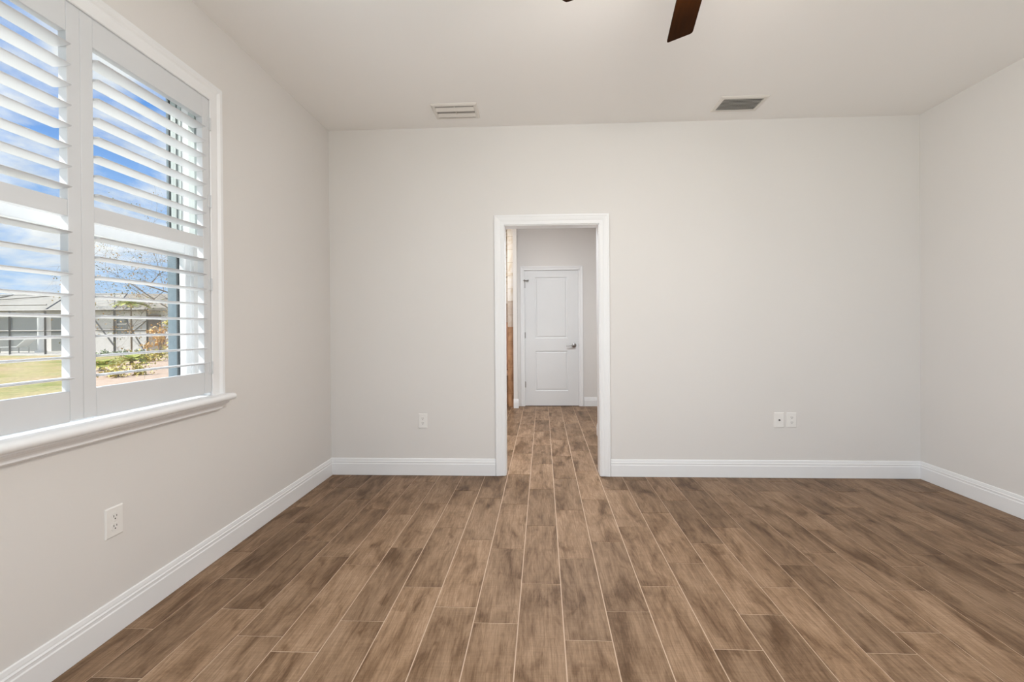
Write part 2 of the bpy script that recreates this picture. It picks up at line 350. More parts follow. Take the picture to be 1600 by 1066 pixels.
bench = empty('shower_bench', (0.75, 3.75, 0)); tag(bench, 'brown tiled shower bench seen through the left edge of the doorway', 'bench')
m = MB(); m.box(-.74, .545, -.27, .33, 0, .455); m.build('bench_base', M['tile'], bench)
m = MB(); m.box(-.74, .545, -.29, .33, .455, .485); m.build('bench_top', noisy('pale_bench_top', (0.72, 0.52, 0.38), (0.76, 0.56, 0.42), 8, 0.3), bench, bevel=.004)
m = MB(); m.box(0, 3.52, 5.0, 5.2, 0, H); structure(m.build('wall_end', M['wall']), 'outer wall beyond the shower', 'wall')
sh = empty('shower_sprayer', (1.30, 3.62, 1.99)); tag(sh, 'small dark metal shower head on a bent arm in the tiled shower', 'shower head')
m = MB(); m.tube([(0, 0, 0.03), (-.035, 0, .028), (-.075, 0, .0), (-.10, 0, -.03)], .009, 10); m.build('arm', M['nickel'], sh, True)
Mx = Matrix.Translation((-.10, 0, -.03)) @ Matrix.Rotation(math.radians(205), 4, 'Y')
m = MB(); m.lathe([(.010, 0), (.014, .012), (.038, .035), (.040, .045), (0, .046)], 24, Mx); m.build('spray_face', M['nickel'], sh, True)
m = MB(); m.lathe([(.028, 0), (.026, .006), (.012, .012), (0, .012)], 24, Matrix.Translation((0, 0, .03)) @ Matrix.Rotation(-PI/2, 4, 'Y')); m.build('flange', M['nickel'], sh, True)

# ------------------------------------------------------------------ baseboards
BB = [(0, 0), (.0155, 0), (.0155, .092), (.0125, .097), (.0125, .106), (.0135, .110), (.0095, .116), (.0095, .121), (.0065, .134), (.003, .137), (0, .137)]
def baseboard(name, a, b, nrm, label, ma=0, mb=0, parent=None):
    """a,b = (x,y) along the wall foot, nrm = unit vector into the room, ma/mb = mitre (1 inside corner, 0 square)"""
    a, b, n_ = Vector((*a, 0)), Vector((*b, 0)), Vector((*nrm, 0)); d = (b-a).normalized()
    r = []
    for e, s_, mm in ((a, 1, ma), (b, -1, mb)):
        r.append([e + n_*p + d*(s_*p*mm) + Vector((0, 0, z + .002)) for p, z in BB])
    o = MB().rings(r).build(name, M['trim'], parent)
    structure(o, label, 'baseboard'); return o
baseboard('baseboard_left', (0, -4.7), (0, 0), (1, 0), 'white moulded baseboard along the window wall', 0, 1)
baseboard('baseboard_back', (0, 0), (1.374, 0), (0, -1), 'white moulded baseboard left of the doorway', 1, 0)
baseboard('baseboard_back_right', (2.310, 0), (W, 0), (0, -1), 'white moulded baseboard right of the doorway', 0, 1)
baseboard('baseboard_right', (W, 0), (W, -4.7), (-1, 0), 'white moulded baseboard along the right wall', 1, 0)
baseboard('baseboard_hall_far', (2.455, FY), (3.4, FY), (0, -1), 'white baseboard right of the far door', 0, 0)
baseboard('baseboard_hall_stub', (1.386, 3.14), (1.463, 3.14), (0, -1), 'short white baseboard on the wall end by the far door', 0, 0)
baseboard('baseboard_hall_right', (2.404, .14), (2.404, 1.434), (-1, 0), 'white baseboard on the hall wall inside the doorway', 0, 0)

# ------------------------------------------------------------------ doorway casing and jamb
CAS = [(0, 0), (0, .009), (.004, .012), (.018, .0125), (.030, .0115), (.036, .014), (.052, .0175), (.062, .0185), (.066, .0205), (.077, .0205), (.080, .018), (.080, 0)]
def casing(x0, x1, zt, y, sgn, mtl, parent, name='casing', scale=1.0, z0=.003):
    r = []
    for wx, wz, sx, sz in ((x0, z0, -1, 0), (x0, zt, -1, 1), (x1, zt, 1, 1), (x1, z0, 1, 0)):
        r.append([Vector((wx + sx*w*scale, y - sgn*t, wz + sz*w*scale)) for w, t in CAS])
    return MB().rings(r).build(name, mtl, parent)
tr1 = empty('trim_1', (0, 0, 0)); structure(tr1, 'white moulded casing around the open doorway', 'door casing')
casing(1.456, 2.227, 2.050, 0, 1, M['trim'], tr1)
casing(1.456, 2.227, 2.050, .12, -1, M['trim'], tr1)
m = MB(); m.box(DX0, 1.462, -.001, .121, .002, 2.056); m.box(2.221, DX1, -.001, .121, .002, 2.056); m.box(DX0, DX1, -.001, .121, 2.044, DZ)
m.build('jamb', M['trim'], tr1, bevel=.0015)

# casing at the end of the hall's right wall (seen edge-on past the doorway)
t4 = empty('trim_4'); structure(t4, 'white trim at the end of the hall wall on the right', 'trim')
m = MB(); m.box(2.398, 2.55, 1.415, 1.432, .002, 2.10); m.box(2.398, 2.414, 1.345, 1.425, .002, 2.10); m.build('casing', M['trim'], t4, bevel=.003)

# ------------------------------------------------------------------ far door
d1 = empty('door_1', (1.970, FY, 0)); structure(d1, 'white two-panel door at the end of the hall', 'door')
dl, dr, dt = -.410, .407, 2.076
casing(-.418, .418, 2.083, 0, 1, M['trim'], d1, 'casing', .72)
m = MB(); m.box(-.425, -.412, 0, .12, .002, 2.092); m.box(.409, .427, 0, .12, .002, 2.092); m.box(-.425, .427, 0, .12, 2.078, 2.092); m.build('jamb', M['trim'], d1)
def door_leaf():
    """slab with two recessed panels that have a raised field"""
    bm = bmesh.new(); xs = [dl, dl+.155, dr-.165, dr]; zs = [.008, .235, .845, 1.040, 1.975, dt]
    V = [[bm.verts.new((x, .012, z)) for x in xs] for z in zs]; panels = []
    for j in range(5):
        for i in range(3):
            f = bm.faces.new((V[j][i], V[j][i+1], V[j+1][i+1], V[j+1][i]))
            if i == 1 and j in (1, 3): panels.append(f)
    for f in panels:
        for th, dp in ((.006, .008), (.012, .003), (.012, 0), (.018, -.007)):
            bmesh.ops.inset_region(bm, faces=[f], thickness=th, depth=0)
            for v in f.verts: v.co.y += dp
    bmesh.ops.recalc_face_normals(bm, faces=bm.faces)
    b = MB(); b.bm.free(); b.bm = bm
    b.box(dl, dr, .030, .055, .008, dt)
    for x0, x1, z0, z1 in ((dl, dl+.001, .008, dt), (dr-.001, dr, .008, dt), (dl, dr, .008, .009), (dl, dr, dt-.001, dt)): b.box(x0, x1, .0125, .03, z0, z1)
    return b.build('door_leaf', M['door'], d1)
door_leaf()
for z in (.334, 1.089, 1.86):
    m = MB(); m.tube([(dl-.002, .006, z-.045), (dl-.002, .006, z+.045)], .0065, 10); m.box(dl-.012, dl+.012, .004, .010, z-.045, z+.045)
    h_ = m.build('hinge', M['nickel'], d1)
m = MB(); m.tube([(dl-.002, .006, 1.945), (dl-.002, .006, 1.90)], .008, 8); m.tube([(dl-.02, -.008, 1.925), (dl+.055, -.020, 1.925)], .007, 8); m.tube([(dl+.045, -.018, 1.925), (dl+.062, -.021, 1.925)], .012, 8); m.build('door_stop', M['nickel'], d1)
lv = MB(); Mx = Matrix.Translation((.338, .012, .930)) @ Matrix.Rotation(PI/2, 4, 'X')
lv.lathe([(.034, 0), (.034, .006), (.028, .012), (.014, .014), (.012, .045), (.014, .058), (0, .060)], 24, Mx)
lv.tube([(.338, -.040, .930), (.30, -.044, .929), (.25, -.046, .926), (.215, -.044, .924)], [.013, .011, .009, .008], 10)
lv.build('lever_handle', M['nickel'], d1, True)
m = MB(); m.box(dr-.001, dr+.012, .006, .0125, .895, .955); m.build('strike_plate', M['nickel'], d1)

# ------------------------------------------------------------------ window: casing, stool, apron, sashes
w1 = empty('window_1', (0, 0, 0)); structure(w1, 'white cased single-hung window behind plantation shutters on the left wall', 'window')
def casing_yz(y0, y1, zt, z0, mtl, name):
    WC = [(0, 0), (0, .017), (.004, .020), (.044, .020), (.047, .0185), (.054, .0185), (.060, .0225), (.068, .027), (.086, .027), (.089, .024), (.089, 0)]
    r = []
    for wy, wz, sy, sz in ((y1, z0, 1, 0), (y1, zt, 1, 1), (y0, zt, -1, 1), (y0, z0, -1, 0)):
        r.append([Vector((t, wy + sy*w, wz + sz*w)) for w, t in WC])
    return MB().rings(r).build(name, mtl, w1)
CY0, CY1, CZT = -2.830, -1.445, 2.412
casing_yz(CY0, CY1, CZT, .872, M['trim'], 'casing')
# shutter hanging strip inside the casing
m = MB(); m.box(-.045, .012, CY1-.006, CY1+.004, .876, CZT); m.box(-.045, .012, CY0-.004, CY0+.006, .876, CZT); m.box(-.045, .012, CY0, CY1, CZT-.003, CZT+.006); m.build('hanging_strip', M['shutter'], w1)
# stool with rounded nose
def prof_y(prof, ya, yb, ret, mtl, name, smooth=False):
    """profile of (x,z) swept along Y with a mitred return of length x*ret at both ends"""
    r = [[Vector((x, ya + (PMX - x)*ret, z)) for x, z in prof], [Vector((x, yb - (PMX - x)*ret, z)) for x, z in prof]]
    return MB().rings(r).build(name, mtl, w1, smooth)
nose = [(-.06, .874), (.052, .874)] + [(.060 + .018*math.cos(a), .856 + .018*math.sin(a)) for a in [math.radians(90 - 20*k) for k in range(10)]] + [(.052, .838), (-.06, .838)]
PMX = .078
prof_y(nose, -2.955, -1.338, 0.18, M['trim'], 'window_sill', True)
PMX = .052
apron = [(0, .838), (.052, .838), (.052, .831), (.048, .828), (.043, .822), (.034, .815), (.028, .808), (.026, .803), (.026, .797), (.020, .794), (.013, .789), (0, .789)]
r = [[Vector((x, -2.935 + (.052-x)*1.0, z)) for x, z in apron], [Vector((x, -1.352 - (.052-x)*1.0, z)) for x, z in apron]]
MB().rings(r).build('apron', M['trim'], w1)
# frame and sashes set deep in the opening
m = MB()
m.box(-.125, -.080, WY1-.018, WY1, .872, WZ1); m.box(-.125, -.080, WY0, WY0+.018, .872, WZ1); m.box(-.125, -.080, WY0, WY1, WZ1-.02, WZ1); m.box(-.125, -.080, WY0, WY1, .872, .892)
m.build('frame', M['vinyl'], w1)
def sash(x0, x1, ya, yb, z0, z1, st, rb, rt, mtl, name):
    m = MB(); m.box(x0, x1, ya, ya+st, z0, z1); m.box(x0, x1, yb-st, yb, z0, z1); m.box(x0, x1, ya+st, yb-st, z0, z0+rb); m.box(x0, x1, ya+st, yb-st, z1-rt, z1)
    o = m.build(name, mtl, w1, bevel=.003)
    m = MB(); xm = (x0+x1)/2; m.box(xm-.003, xm+.003, ya+st, yb-st, z0+rb, z1-rt); m.build('pane', M['glass'], o)
    return o
sash(-.118, -.086, WY0+.005, WY1-.005, .89, 1.652, .046, .045, .045, M['vinyl'], 'lower_sash')
m = MB()                                                    # upper track liner, its grey stands for shaded white vinyl
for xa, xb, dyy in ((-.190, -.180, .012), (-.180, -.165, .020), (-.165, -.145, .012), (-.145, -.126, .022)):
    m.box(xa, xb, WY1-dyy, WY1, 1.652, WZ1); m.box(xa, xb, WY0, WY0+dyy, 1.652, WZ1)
m.build('track', M['vinyl_shaded'], w1)
m = MB(); m.box(-.080, -.048, WY1-.030, WY1-.001, 1.66, WZ1-.001); m.build('balance_cover', M['vinyl_shaded'], w1)
m = MB(); m.box(-.199, -.193, WY1-.016, WY1, 1.652, WZ1); m.box(-.150, -.143, WY1-.032, WY1, .892, 1.652); m.build('gasket', M['bronze_gasket'], w1)
up = sash(-.172, -.148, WY0+.02, WY1-.02, 1.612, WZ1-.01, .008, .028, .02, M['vinyl_shaded'], 'upper_sash')

w2 = empty('window_added', (0, 0, 0)); structure(w2, 'unseen window added in the left wall behind the viewer for fill light', 'window')  # invented opening out of view, carries the left fill lamp
m = MB()
for a in ((-4.45, -4.40, .9, 2.4), (-3.20, -3.15, .9, 2.4), (-4.40, -3.20, .9, .95), (-4.40, -3.20, 2.35, 2.4), (-4.40, -3.20, 1.62, 1.68)): m.box(-.12, -.08, *a)
f2 = m.build('frame', M['vinyl'], w2)
m = MB(); m.box(-.103, -.097, -4.40, -3.20, .95, 2.35); m.build('pane', M['glass'], f2)
# ------------------------------------------------------------------ plantation shutters
LOUV_U = [2.245 - .0731*k for k in range(8)]; LOUV_L = [1.571 - .0752*k for k in range(8)]
def make_panel(y0, y1, hinge_side):
    """panel between y0 and y1 with hinges at y1 (hinge_side=1) or y0 (-1)"""
    p = empty('shutter_panel', (.004, (y0+y1)/2, .885)); yo, zo = -(y0+y1)/2, -.885
    ST, T0, T1 = .050, -.016, .016
    def bx(x0, x1, ya, yb, z0, z1, name, par=None, bev=.002):
        m = MB(); m.box(x0, x1, ya+yo, yb+yo, z0+zo, z1+zo); return m.build(name, M['shutter'], par or p, bevel=bev)
    zt, zb = 2.404, .892
    bx(T0, T1, y0, y0+ST, zb, zt, 'stile'); bx(T0, T1, y1-ST, y1, zb, zt, 'stile')
    a, b = y0+ST+.0005, y1-ST-.0005
    bx(T0, T1-.0005, a, b, 2.296, zt, 'rail'); bx(T0, T1-.0005, a, b, 1.630, 1.690, 'rail'); bx(T0, T1-.0005, a, b, zb-.004, .998, 'rail')
    n = 20
    for z in LOUV_U + LOUV_L:
        pr = [(.038*math.cos(2*PI*k/n), .0052*math.sin(2*PI*k/n)) for k in range(n)]
        t = math.radians(-3)
        pr = [(x*math.cos(t) + q*math.sin(t), -x*math.sin(t) + q*math.cos(t)) for x, q in pr]
        r = [[Vector((x, yy+yo, z+zo+q)) for x, q in pr] for yy in (a+.002, b-.002)]
        MB().rings(r).build('louver', M['shutter'], p, True)
    hy = y1 if hinge_side > 0 else y0; s_ = hinge_side
    for z in (2.28, 1.88, 1.45, 1.02):
        m = MB(); m.tube([(T1+.006, hy+yo+.001*s_, z-.032+zo), (T1+.006, hy+yo+.001*s_, z+.032+zo)], .0045, 10)
        m.box(T1, T1+.003, hy+yo-.016, hy+yo+.010, z-.030+zo, z+.030+zo); m.build('hinge', M['shutter'], p)
    return p
p1 = make_panel(-2.1370, -1.4535, 1); tag(p1, 'white louvered plantation shutter panel nearest the back wall, hinged at its right', 'shutter', 'plantation shutters on the window')
p2 = make_panel(-2.8210, -2.1375, -1); tag(p2, 'white louvered plantation shutter panel cut off by the left edge of the photo', 'shutter', 'plantation shutters on the window')

# ------------------------------------------------------------------ wall plates
def plate(name, M4, w, h, kind):
    """local frame: x = right, y = up, z = out of the wall"""
    e = empty(name); e.matrix_world = M4
    bm = bmesh.new(); q = [(-w/2, -h/2), (w/2, -h/2), (w/2, h/2), (-w/2, h/2)]
    rr = []
    for ins, z in ((0, 0), (0, .0025), (.004, .006)): rr.append([Vector((x - math.copysign(ins, x), y - math.copysign(ins, y), z)) for x, y in q])
    m = MB(); m.rings(rr); m.build('cover_plate', M['plastic'], e)
    if kind == 'outlet':
        for s_ in (1, -1):
            cy = s_*.0195
            m = MB(); oct_ = [(-.0165, -.008), (-.010, -.0145), (.010, -.0145), (.0165, -.008), (.0165, .008), (.010, .0145), (-.010, .0145), (-.0165, .008)]
            m.rings([[Vector((x, y+cy, .0055)) for x, y in oct_], [Vector((x, y+cy, .0078)) for x, y in oct_]])
            rec = m.build('receptacle', M['plastic'], e)
            m = MB(); m.box(-.0078, -.0052, cy-.001, cy+.008, .0077, .0082); m.box(.0052, .0078, cy+.0, cy+.007, .0077, .0082); m.lathe([(.0028, .0077), (.0028, .0082)], 12, Matrix.Translation((0, cy-.0075, 0)))
            m.build('slots', M['slot'], rec)
        m = MB(); m.lathe([(.0032, .0055), (.0030, .0072), (0, .0074)], 14); m.build('screw', M['plastic'], e)
    else:
        m = MB(); m.lathe([(.006, .0055), (.006, .011), (.0048, .011), (.0048, .016), (0, .016)], 16); m.build('cable_jack', M['slot'], e)
        for s_ in (1, -1):
            m = MB(); m.lathe([(.0032, .0055), (.0030, .0068), (0, .007)], 14, Matrix.Translation((0, s_*.042, 0))); m.build('screw', M['plastic'], e)
    return e
def on_back(x, z): return Matrix.Translation((x, 0, z)) @ Matrix.Rotation(PI/2, 4, 'X')
def on_left(y, z): return Matrix.Translation((0, y, z)) @ Matrix.Rotation(PI/2, 4, 'Z') @ Matrix.Rotation(PI/2, 4, 'X')
tag(plate('wall_outlet', on_left(-2.0005, .4495), .079, .120, 'outlet'), 'white duplex outlet on the left wall below the window', 'outlet', 'white wall outlets')
tag(plate('wall_outlet', on_back(.7745, .449), .074, .120, 'outlet'), 'white duplex outlet on the back wall left of the doorway', 'outlet', 'white wall outlets')
tag(plate('cable_plate', on_back(3.642, .4615), .078, .121, 'cable'), 'white cable plate with one dark jack, right of the doorway', 'wall plate')
tag(plate('wall_outlet', on_back(3.7395, .4605), .075, .119, 'outlet'), 'white duplex outlet right beside the cable plate on the back wall', 'outlet', 'white wall outlets')

# ------------------------------------------------------------------ ceiling vents
def ring_frame(m, x0, x1, y0, y1, w, t0, t1):
    """picture-frame ring hanging under the ceiling, bevelled: outer edge thin, inner edge thick"""
    def rect(i, z): return [Vector((x0+i, y0+i, z)), Vector((x1-i, y0+i, z)), Vector((x1-i, y1-i, z)), Vector((x0+i, y1-i, z))]
    rr = [rect(0, 0), rect(0, -t0), rect(w*.35, -t1), rect(w, -t1), rect(w, 0)]
    m.rings(rr, True, False)
v1 = empty('supply_vent', (1.116, -.291, H)); tag(v1, 'pale ceiling supply vent with wide curved blades, left of the other vent', 'ceiling vent')
m = MB(); ring_frame(m, -.171, .171, -.121, .121, .027, .004, .012); m.build('frame', M['vent'], v1)
m = MB(); m.box(-.146, .146, -.096, .096, -.003, -.001); m.build('duct_opening', M['duct'], v1)
for y0, y1, z0, z1 in ((-.062, -.026, -.003, -.017), (.034, .070, -.003, -.016)):
    prof = [(y0 + (y1-y0)*k/8, z0 + (z1-z0)*math.sin(PI*(k/8)*.5)) for k in range(9)]
    rr = [[Vector((x, y, z)) for y, z in prof] + [Vector((x, y, z-.0016)) for y, z in reversed(prof)] for x in (-.145, .145)]
    MB().rings(rr).build('blade', M['vent'], v1, True)
m = MB(); m.box(-.0015, .0015, -.092, .092, -.012, -.003); m.build('blade_stop', M['vent'], v1)
v2 = empty('return_vent', (3.222, -.278, H)); tag(v2, 'ceiling return grille with many narrow slats and dark gaps, on the right', 'ceiling vent')
m = MB(); ring_frame(m, -.170, .170, -.118, .118, .028, .004, .010); m.build('frame', M['vent'], v2)
m = MB(); m.box(-.144, .144, -.092, .092, -.002, -.001); m.build('duct_opening', mat('return_duct_dark', (0.16, 0.15, 0.14), 0.8), v2)
for k in range(9):
    yc = -.080 + .020*k
    prof = [(yc-.0065, -.0104), (yc-.0060, -.0118), (yc+.0055, -.0070), (yc+.0050, -.0056)]
    MB().rings([[Vector((x, y, z)) for y, z in prof] for x in (-.143, .143)]).build('slat', M['vent'], v2)

# ------------------------------------------------------------------ ceiling fan (two blade ends reach into the picture)
FZ = 2.61
fan = empty('ceiling_fan', (2.318, -2.075, FZ)); tag(fan, 'dark five-blade ceiling fan with a warm light, only blade tips in view', 'ceiling fan')
m = MB(); m.lathe([(.0, .25), (.07, .25), (.07, .235), (.035, .19), (.012, .185)], 32); m.build('canopy', M['fan_metal'], fan, True)
m = MB(); m.tube([(0, 0, .07), (0, 0, .20)], .0125, 16); m.build('downrod', M['fan_metal'], fan, True)
m = MB(); m.lathe([(.02, .085), (.06, .08), (.105, .06), (.115, .03), (.115, -.005), (.10, -.025), (.06, -.03), (0, -.03)], 40); m.build('motor_housing', M['fan_metal'], fan, True)
m = MB(); m.lathe([(.05, -.03), (.055, -.045), (.128, -.044), (.133, -.050), (0, -.051)], 40); m.build('light_fitter', M['fan_metal'], fan, True)
def bulb_mat():
    m = bpy.data.materials.new('warm_lamp_glass'); m.use_nodes = True; nt = m.node_tree; nt.nodes.clear()
    e = nd(nt, 'ShaderNodeEmission'); e.inputs[0].default_value = (1.0, 0.94, 0.87, 1); e.inputs[1].default_value = 185
    o = nd(nt, 'ShaderNodeOutputMaterial'); nt.links.new(e.outputs[0], o.inputs[0]); return m
m = MB(); m.lathe([(.128, -.050), (.132, -.060), (.124, -.082), (.094, -.104), (.045, -.118), (0, -.121)], 40); m.build('lamp_bowl', bulb_mat(), fan, True)
def blade_mesh():
    outline = [(.135, -.047), (.30, -.056), (.50, -.0575), (.548, -.0575), (.558, -.054), (.563, -.047), (.584, .049), (.583, .055), (.577, .0585), (.50, .058), (.30, .056), (.135, .047)]
    t = math.radians(-9); m = MB()
    def P(x, y, z): return Vector((x, y*math.cos(t), y*math.sin(t) + z))
    m.rings([[P(x, y, -.0035) for x, y in outline], [P(x, y, .0035) for x, y in outline]])
    return m
A0 = 81.2
for k in range(5):
    bl = blade_mesh().build('blade', M['blade'], fan); bl.rotation_euler.z = math.radians(A0 + 72*k)
    m = MB(); m.rings([[(.09, -.018, .006), (.09, .018, .006), (.09, .018, .011), (.09, -.018, .011)], [(.20, -.030, .004), (.20, .030, .004), (.20, .030, .009), (.20, -.030, .009)]]); 
    br = m.build('blade_iron', M['fan_metal'], bl)

# ------------------------------------------------------------------ outside
GZ = -.2
m = MB(); m.box(-90, 30, -40, 90, GZ-.5, GZ)
structure(m.build('lawn', M['lawn']), 'patchy green and tan lawn outside the window', 'lawn')
m = MB(); m.box(-4.2, -TH, -8.0, 5.2, GZ, GZ+.03)  # pale slab added out of view to bounce sun up onto the louvers
structure(m.build('bounce_slab', M['pale_slab']), 'unseen pale slab added below the window to bounce sunlight', 'bounce_slab')
M['mulch'] = noisy('pale_mulch', (0.34, 0.25, 0.19), (0.42, 0.32, 0.25), 7, 0.95, 0.1, detail=8)
def blob_bed(name, pts, label):
    m = MB(); lo = [Vector((x, y, GZ+.002)) for x, y in pts]; c = sum(lo, Vector())/len(lo)
    m.rings([lo, [v + (c-v)*.12 + Vector((0, 0, .05)) for v in lo], [v + (c-v)*.5 + Vector((0, 0, .07)) for v in lo]])
    return structure(m.build(name, M['mulch'], None, True), label, 'planting bed')
blob_bed('mulch_bed', [(-9.2, 6.6), (-6.2, 5.6), (-4.9, 9.5), (-9.5, 11.8), (-13.3, 16.8), (-16.6, 19.0), (-17.6, 18.2), (-15.2, 14.4), (-13.6, 11.2), (-11.4, 8.6)], 'pale mulch bed with shrubs outside the right shutter panel')

M['n_wall'] = noisy('neighbour_stucco', (0.78, 0.74, 0.70), (0.83, 0.79, 0.75), 2, 0.9, 0.1)
M['n_roof'] = noisy('neighbour_shingle', (0.21, 0.19, 0.16), (0.28, 0.255, 0.215), 3, 0.9, 0.1)
M['cage'] = mat('grey_bronze_aluminium', (0.17, 0.16, 0.145), 0.6)
M['n_glass'] = mat('dark_window_glass', (0.16, 0.17, 0.17), 0.2)
M['lanai'] = noisy('lanai_shade_wall', (0.44, 0.44, 0.42), (0.50, 0.50, 0.48), 1.5, 0.8)
nh = empty('neighbor_house', (-26, 27, GZ)); tag(nh, 'pale one-storey neighbouring house with shingle roof across the lawn', 'house')
m = MB(); m.box(-18, .7, -2.0, 9, 0, 2.62); m.box(.7, 13.5, -3.7, 9, 0, 2.62); m.build('walls', M['n_wall'], nh)
m = MB()
m.rings([[(-18.6, -2.6, 2.55), (14.1, -2.6, 2.55), (14.1, 9.6, 2.55), (-18.6, 9.6, 2.55)], [(-18.6, -2.6, 2.72), (14.1, -2.6, 2.72), (14.1, 9.6, 2.72), (-18.6, 9.6, 2.72)], [(-13, 3.2, 4.15), (8.6, 3.2, 4.15), (8.6, 3.8, 4.15), (-13, 3.8, 4.15)]])
m.rings([[(.1, -4.2, 2.55), (14.1, -4.2, 2.55), (14.1, 0, 2.55), (.1, 0, 2.55)], [(.1, -4.2, 2.70), (14.1, -4.2, 2.70), (14.1, 0, 2.70), (.1, 0, 2.70)], [(4.6, 1.0, 4.1), (9.2, 1.0, 4.1), (9.2, 4, 4.1), (4.6, 4, 4.1)]])
m.build('roof', M['n_roof'], nh)
for x0, x1, z0, z1, yy in ((2.42, 3.0, 1.2, 2.13, -3.7), (-8.5, -4.6, .05, 2.2, -2.0), (-3.6, -.2, .05, 2.2, -2.0)):
    m = MB(); m.box(x0-.06, x1+.06, yy-.05, yy+.02, z0-.06, z1+.06); wf = m.build('window', M['cage'], nh)
    m = MB(); m.box(x0, x1, yy-.06, yy, z0, z1); m.build('pane', M['n_glass'], wf)
m = MB(); m.box(2.42, 3.0, -3.78, -3.755, 1.72, 1.80); m.build('window_bar', M['n_wall'], nh)
m = MB(); m.box(4.36, 5.14, -3.82, -3.65, 0, 2.3); m.build('recess_panel', noisy('brown_shade_panel', (0.30, 0.25, 0.20), (0.36, 0.30, 0.24), 3, 0.9), nh)  # flat brown panel, shade of a wall recess put into its colour
m = MB(); m.box(-44, -19.7, 20.8, 25.0, GZ-.02, GZ+.06); structure(m.build('floor_patio', M['concrete']), 'concrete patio under the pool cage', 'patio')

# pool cage in front of the house
cg = empty('pool_cage', (-26, 21, GZ)); tag(cg, 'grey framed pool screen enclosure in front of the neighbouring house', 'screen enclosure')
def bar(pts, r, name):
    m = MB(); m.tube(pts, r, 4); return m.build(name, M['cage'], cg)
for x in (-7.4, -5.0, -1.8, .3, 2.2, 4.35, 6.25): bar([(x, 0, 0), (x, 0, 2.56)], .06 if x != 4.35 else .075, 'post')
bar([(-7.6, 0, 2.54), (6.3, 0, 2.54)], .06, 'beam'); bar([(-7.6, 0, 2.86), (.4, 0, 2.86)], .04, 'beam'); bar([(-7.6, 0, 1.40), (6.3, 0, 1.40)], .035, 'chair_rail'); bar([(-7.6, 0, .06), (6.3, 0, .06)], .05, 'sill_rail')
bar([(2.8, 0, 2.5), (4.35, 0, .48)], .045, 'brace'); bar([(4.9, 0, 2.1), (6.1, 0, .2)], .045, 'brace'); bar([(5.4, 0, 1.3), (6.25, 0, 1.95)], .035, 'brace')
for a, b in (((-7.6, 0, 2.86), (-.4, 2.1, 3.6)), ((.3, 0, 2.56), (-.4, 2.1, 3.6)), ((4.35, 0, 2.56), (2.4, 2.1, 3.55)), ((2.2, 0, 2.56), (.8, 2.1, 3.6)), ((-5, 0, 2.86), (-4, 2.1, 3.6)), ((-7.6, 2.1, 3.6), (3.2, 2.1, 3.6)), ((4.35, 0, 2.56), (3.2, 2.1, 3.6))): bar([a, b], .04, 'rafter')
m = MB()
v = [m.bm.verts.new(p) for p in ((-7.6, .02, .06), (6.25, .02, .06), (6.25, .02, 2.54), (-7.6, .02, 2.54))]; m.face(v)
v = [m.bm.verts.new(p) for p in ((-7.6, .02, 2.56), (4.35, .02, 2.56), (3.2, 2.12, 3.61), (-7.6, 2.12, 3.61))]; m.face(v)
m.build('screen_panel', M['screen'], cg)
m = MB(); m.tube([(0, 0, 0), (0, 0, 2.3)], .15, 16); m.box(-.2, .2, -.2, .2, 2.25, 2.4); m.box(-.19, .19, -.19, .19, 0, .12)
cm = tag(m.build('porch_post', mat('white_column', (0.86, 0.86, 0.85), 0.6), None), 'white round column standing inside the pool cage', 'column'); cm.location = (-28.65, 23.4, GZ+.06)
lc = empty('lounge_chair', (-29.75, 23.1, GZ+.06)); tag(lc, 'grey reclined patio lounge chair inside the pool cage', 'lounge chair')
m = MB(); m.rings([[(-1.0, -.3, .32), (-1.0, .3, .32), (-1.0, .3, .38), (-1.0, -.3, .38)], [(.2, -.3, .34), (.2, .3, .34), (.2, .3, .40), (.2, -.3, .40)], [(.80, -.3, .80), (.80, .3, .80), (.77, .3, .86), (.77, -.3, .86)]]); m.build('sling_seat', mat('pale_sling', (0.62, 0.62, 0.60), 0.8), lc)
for sx in (-.85, .35):
    for sy in (-.28, .28):
        m = MB(); m.tube([(sx, sy, 0), (sx, sy, .34)], .025, 6); m.build('leg', M['cage'], lc)
M['hedge'] = noisy('hedge_green', (0.20, 0.26, 0.14), (0.34, 0.38, 0.24), 8, 0.9, 0.1)

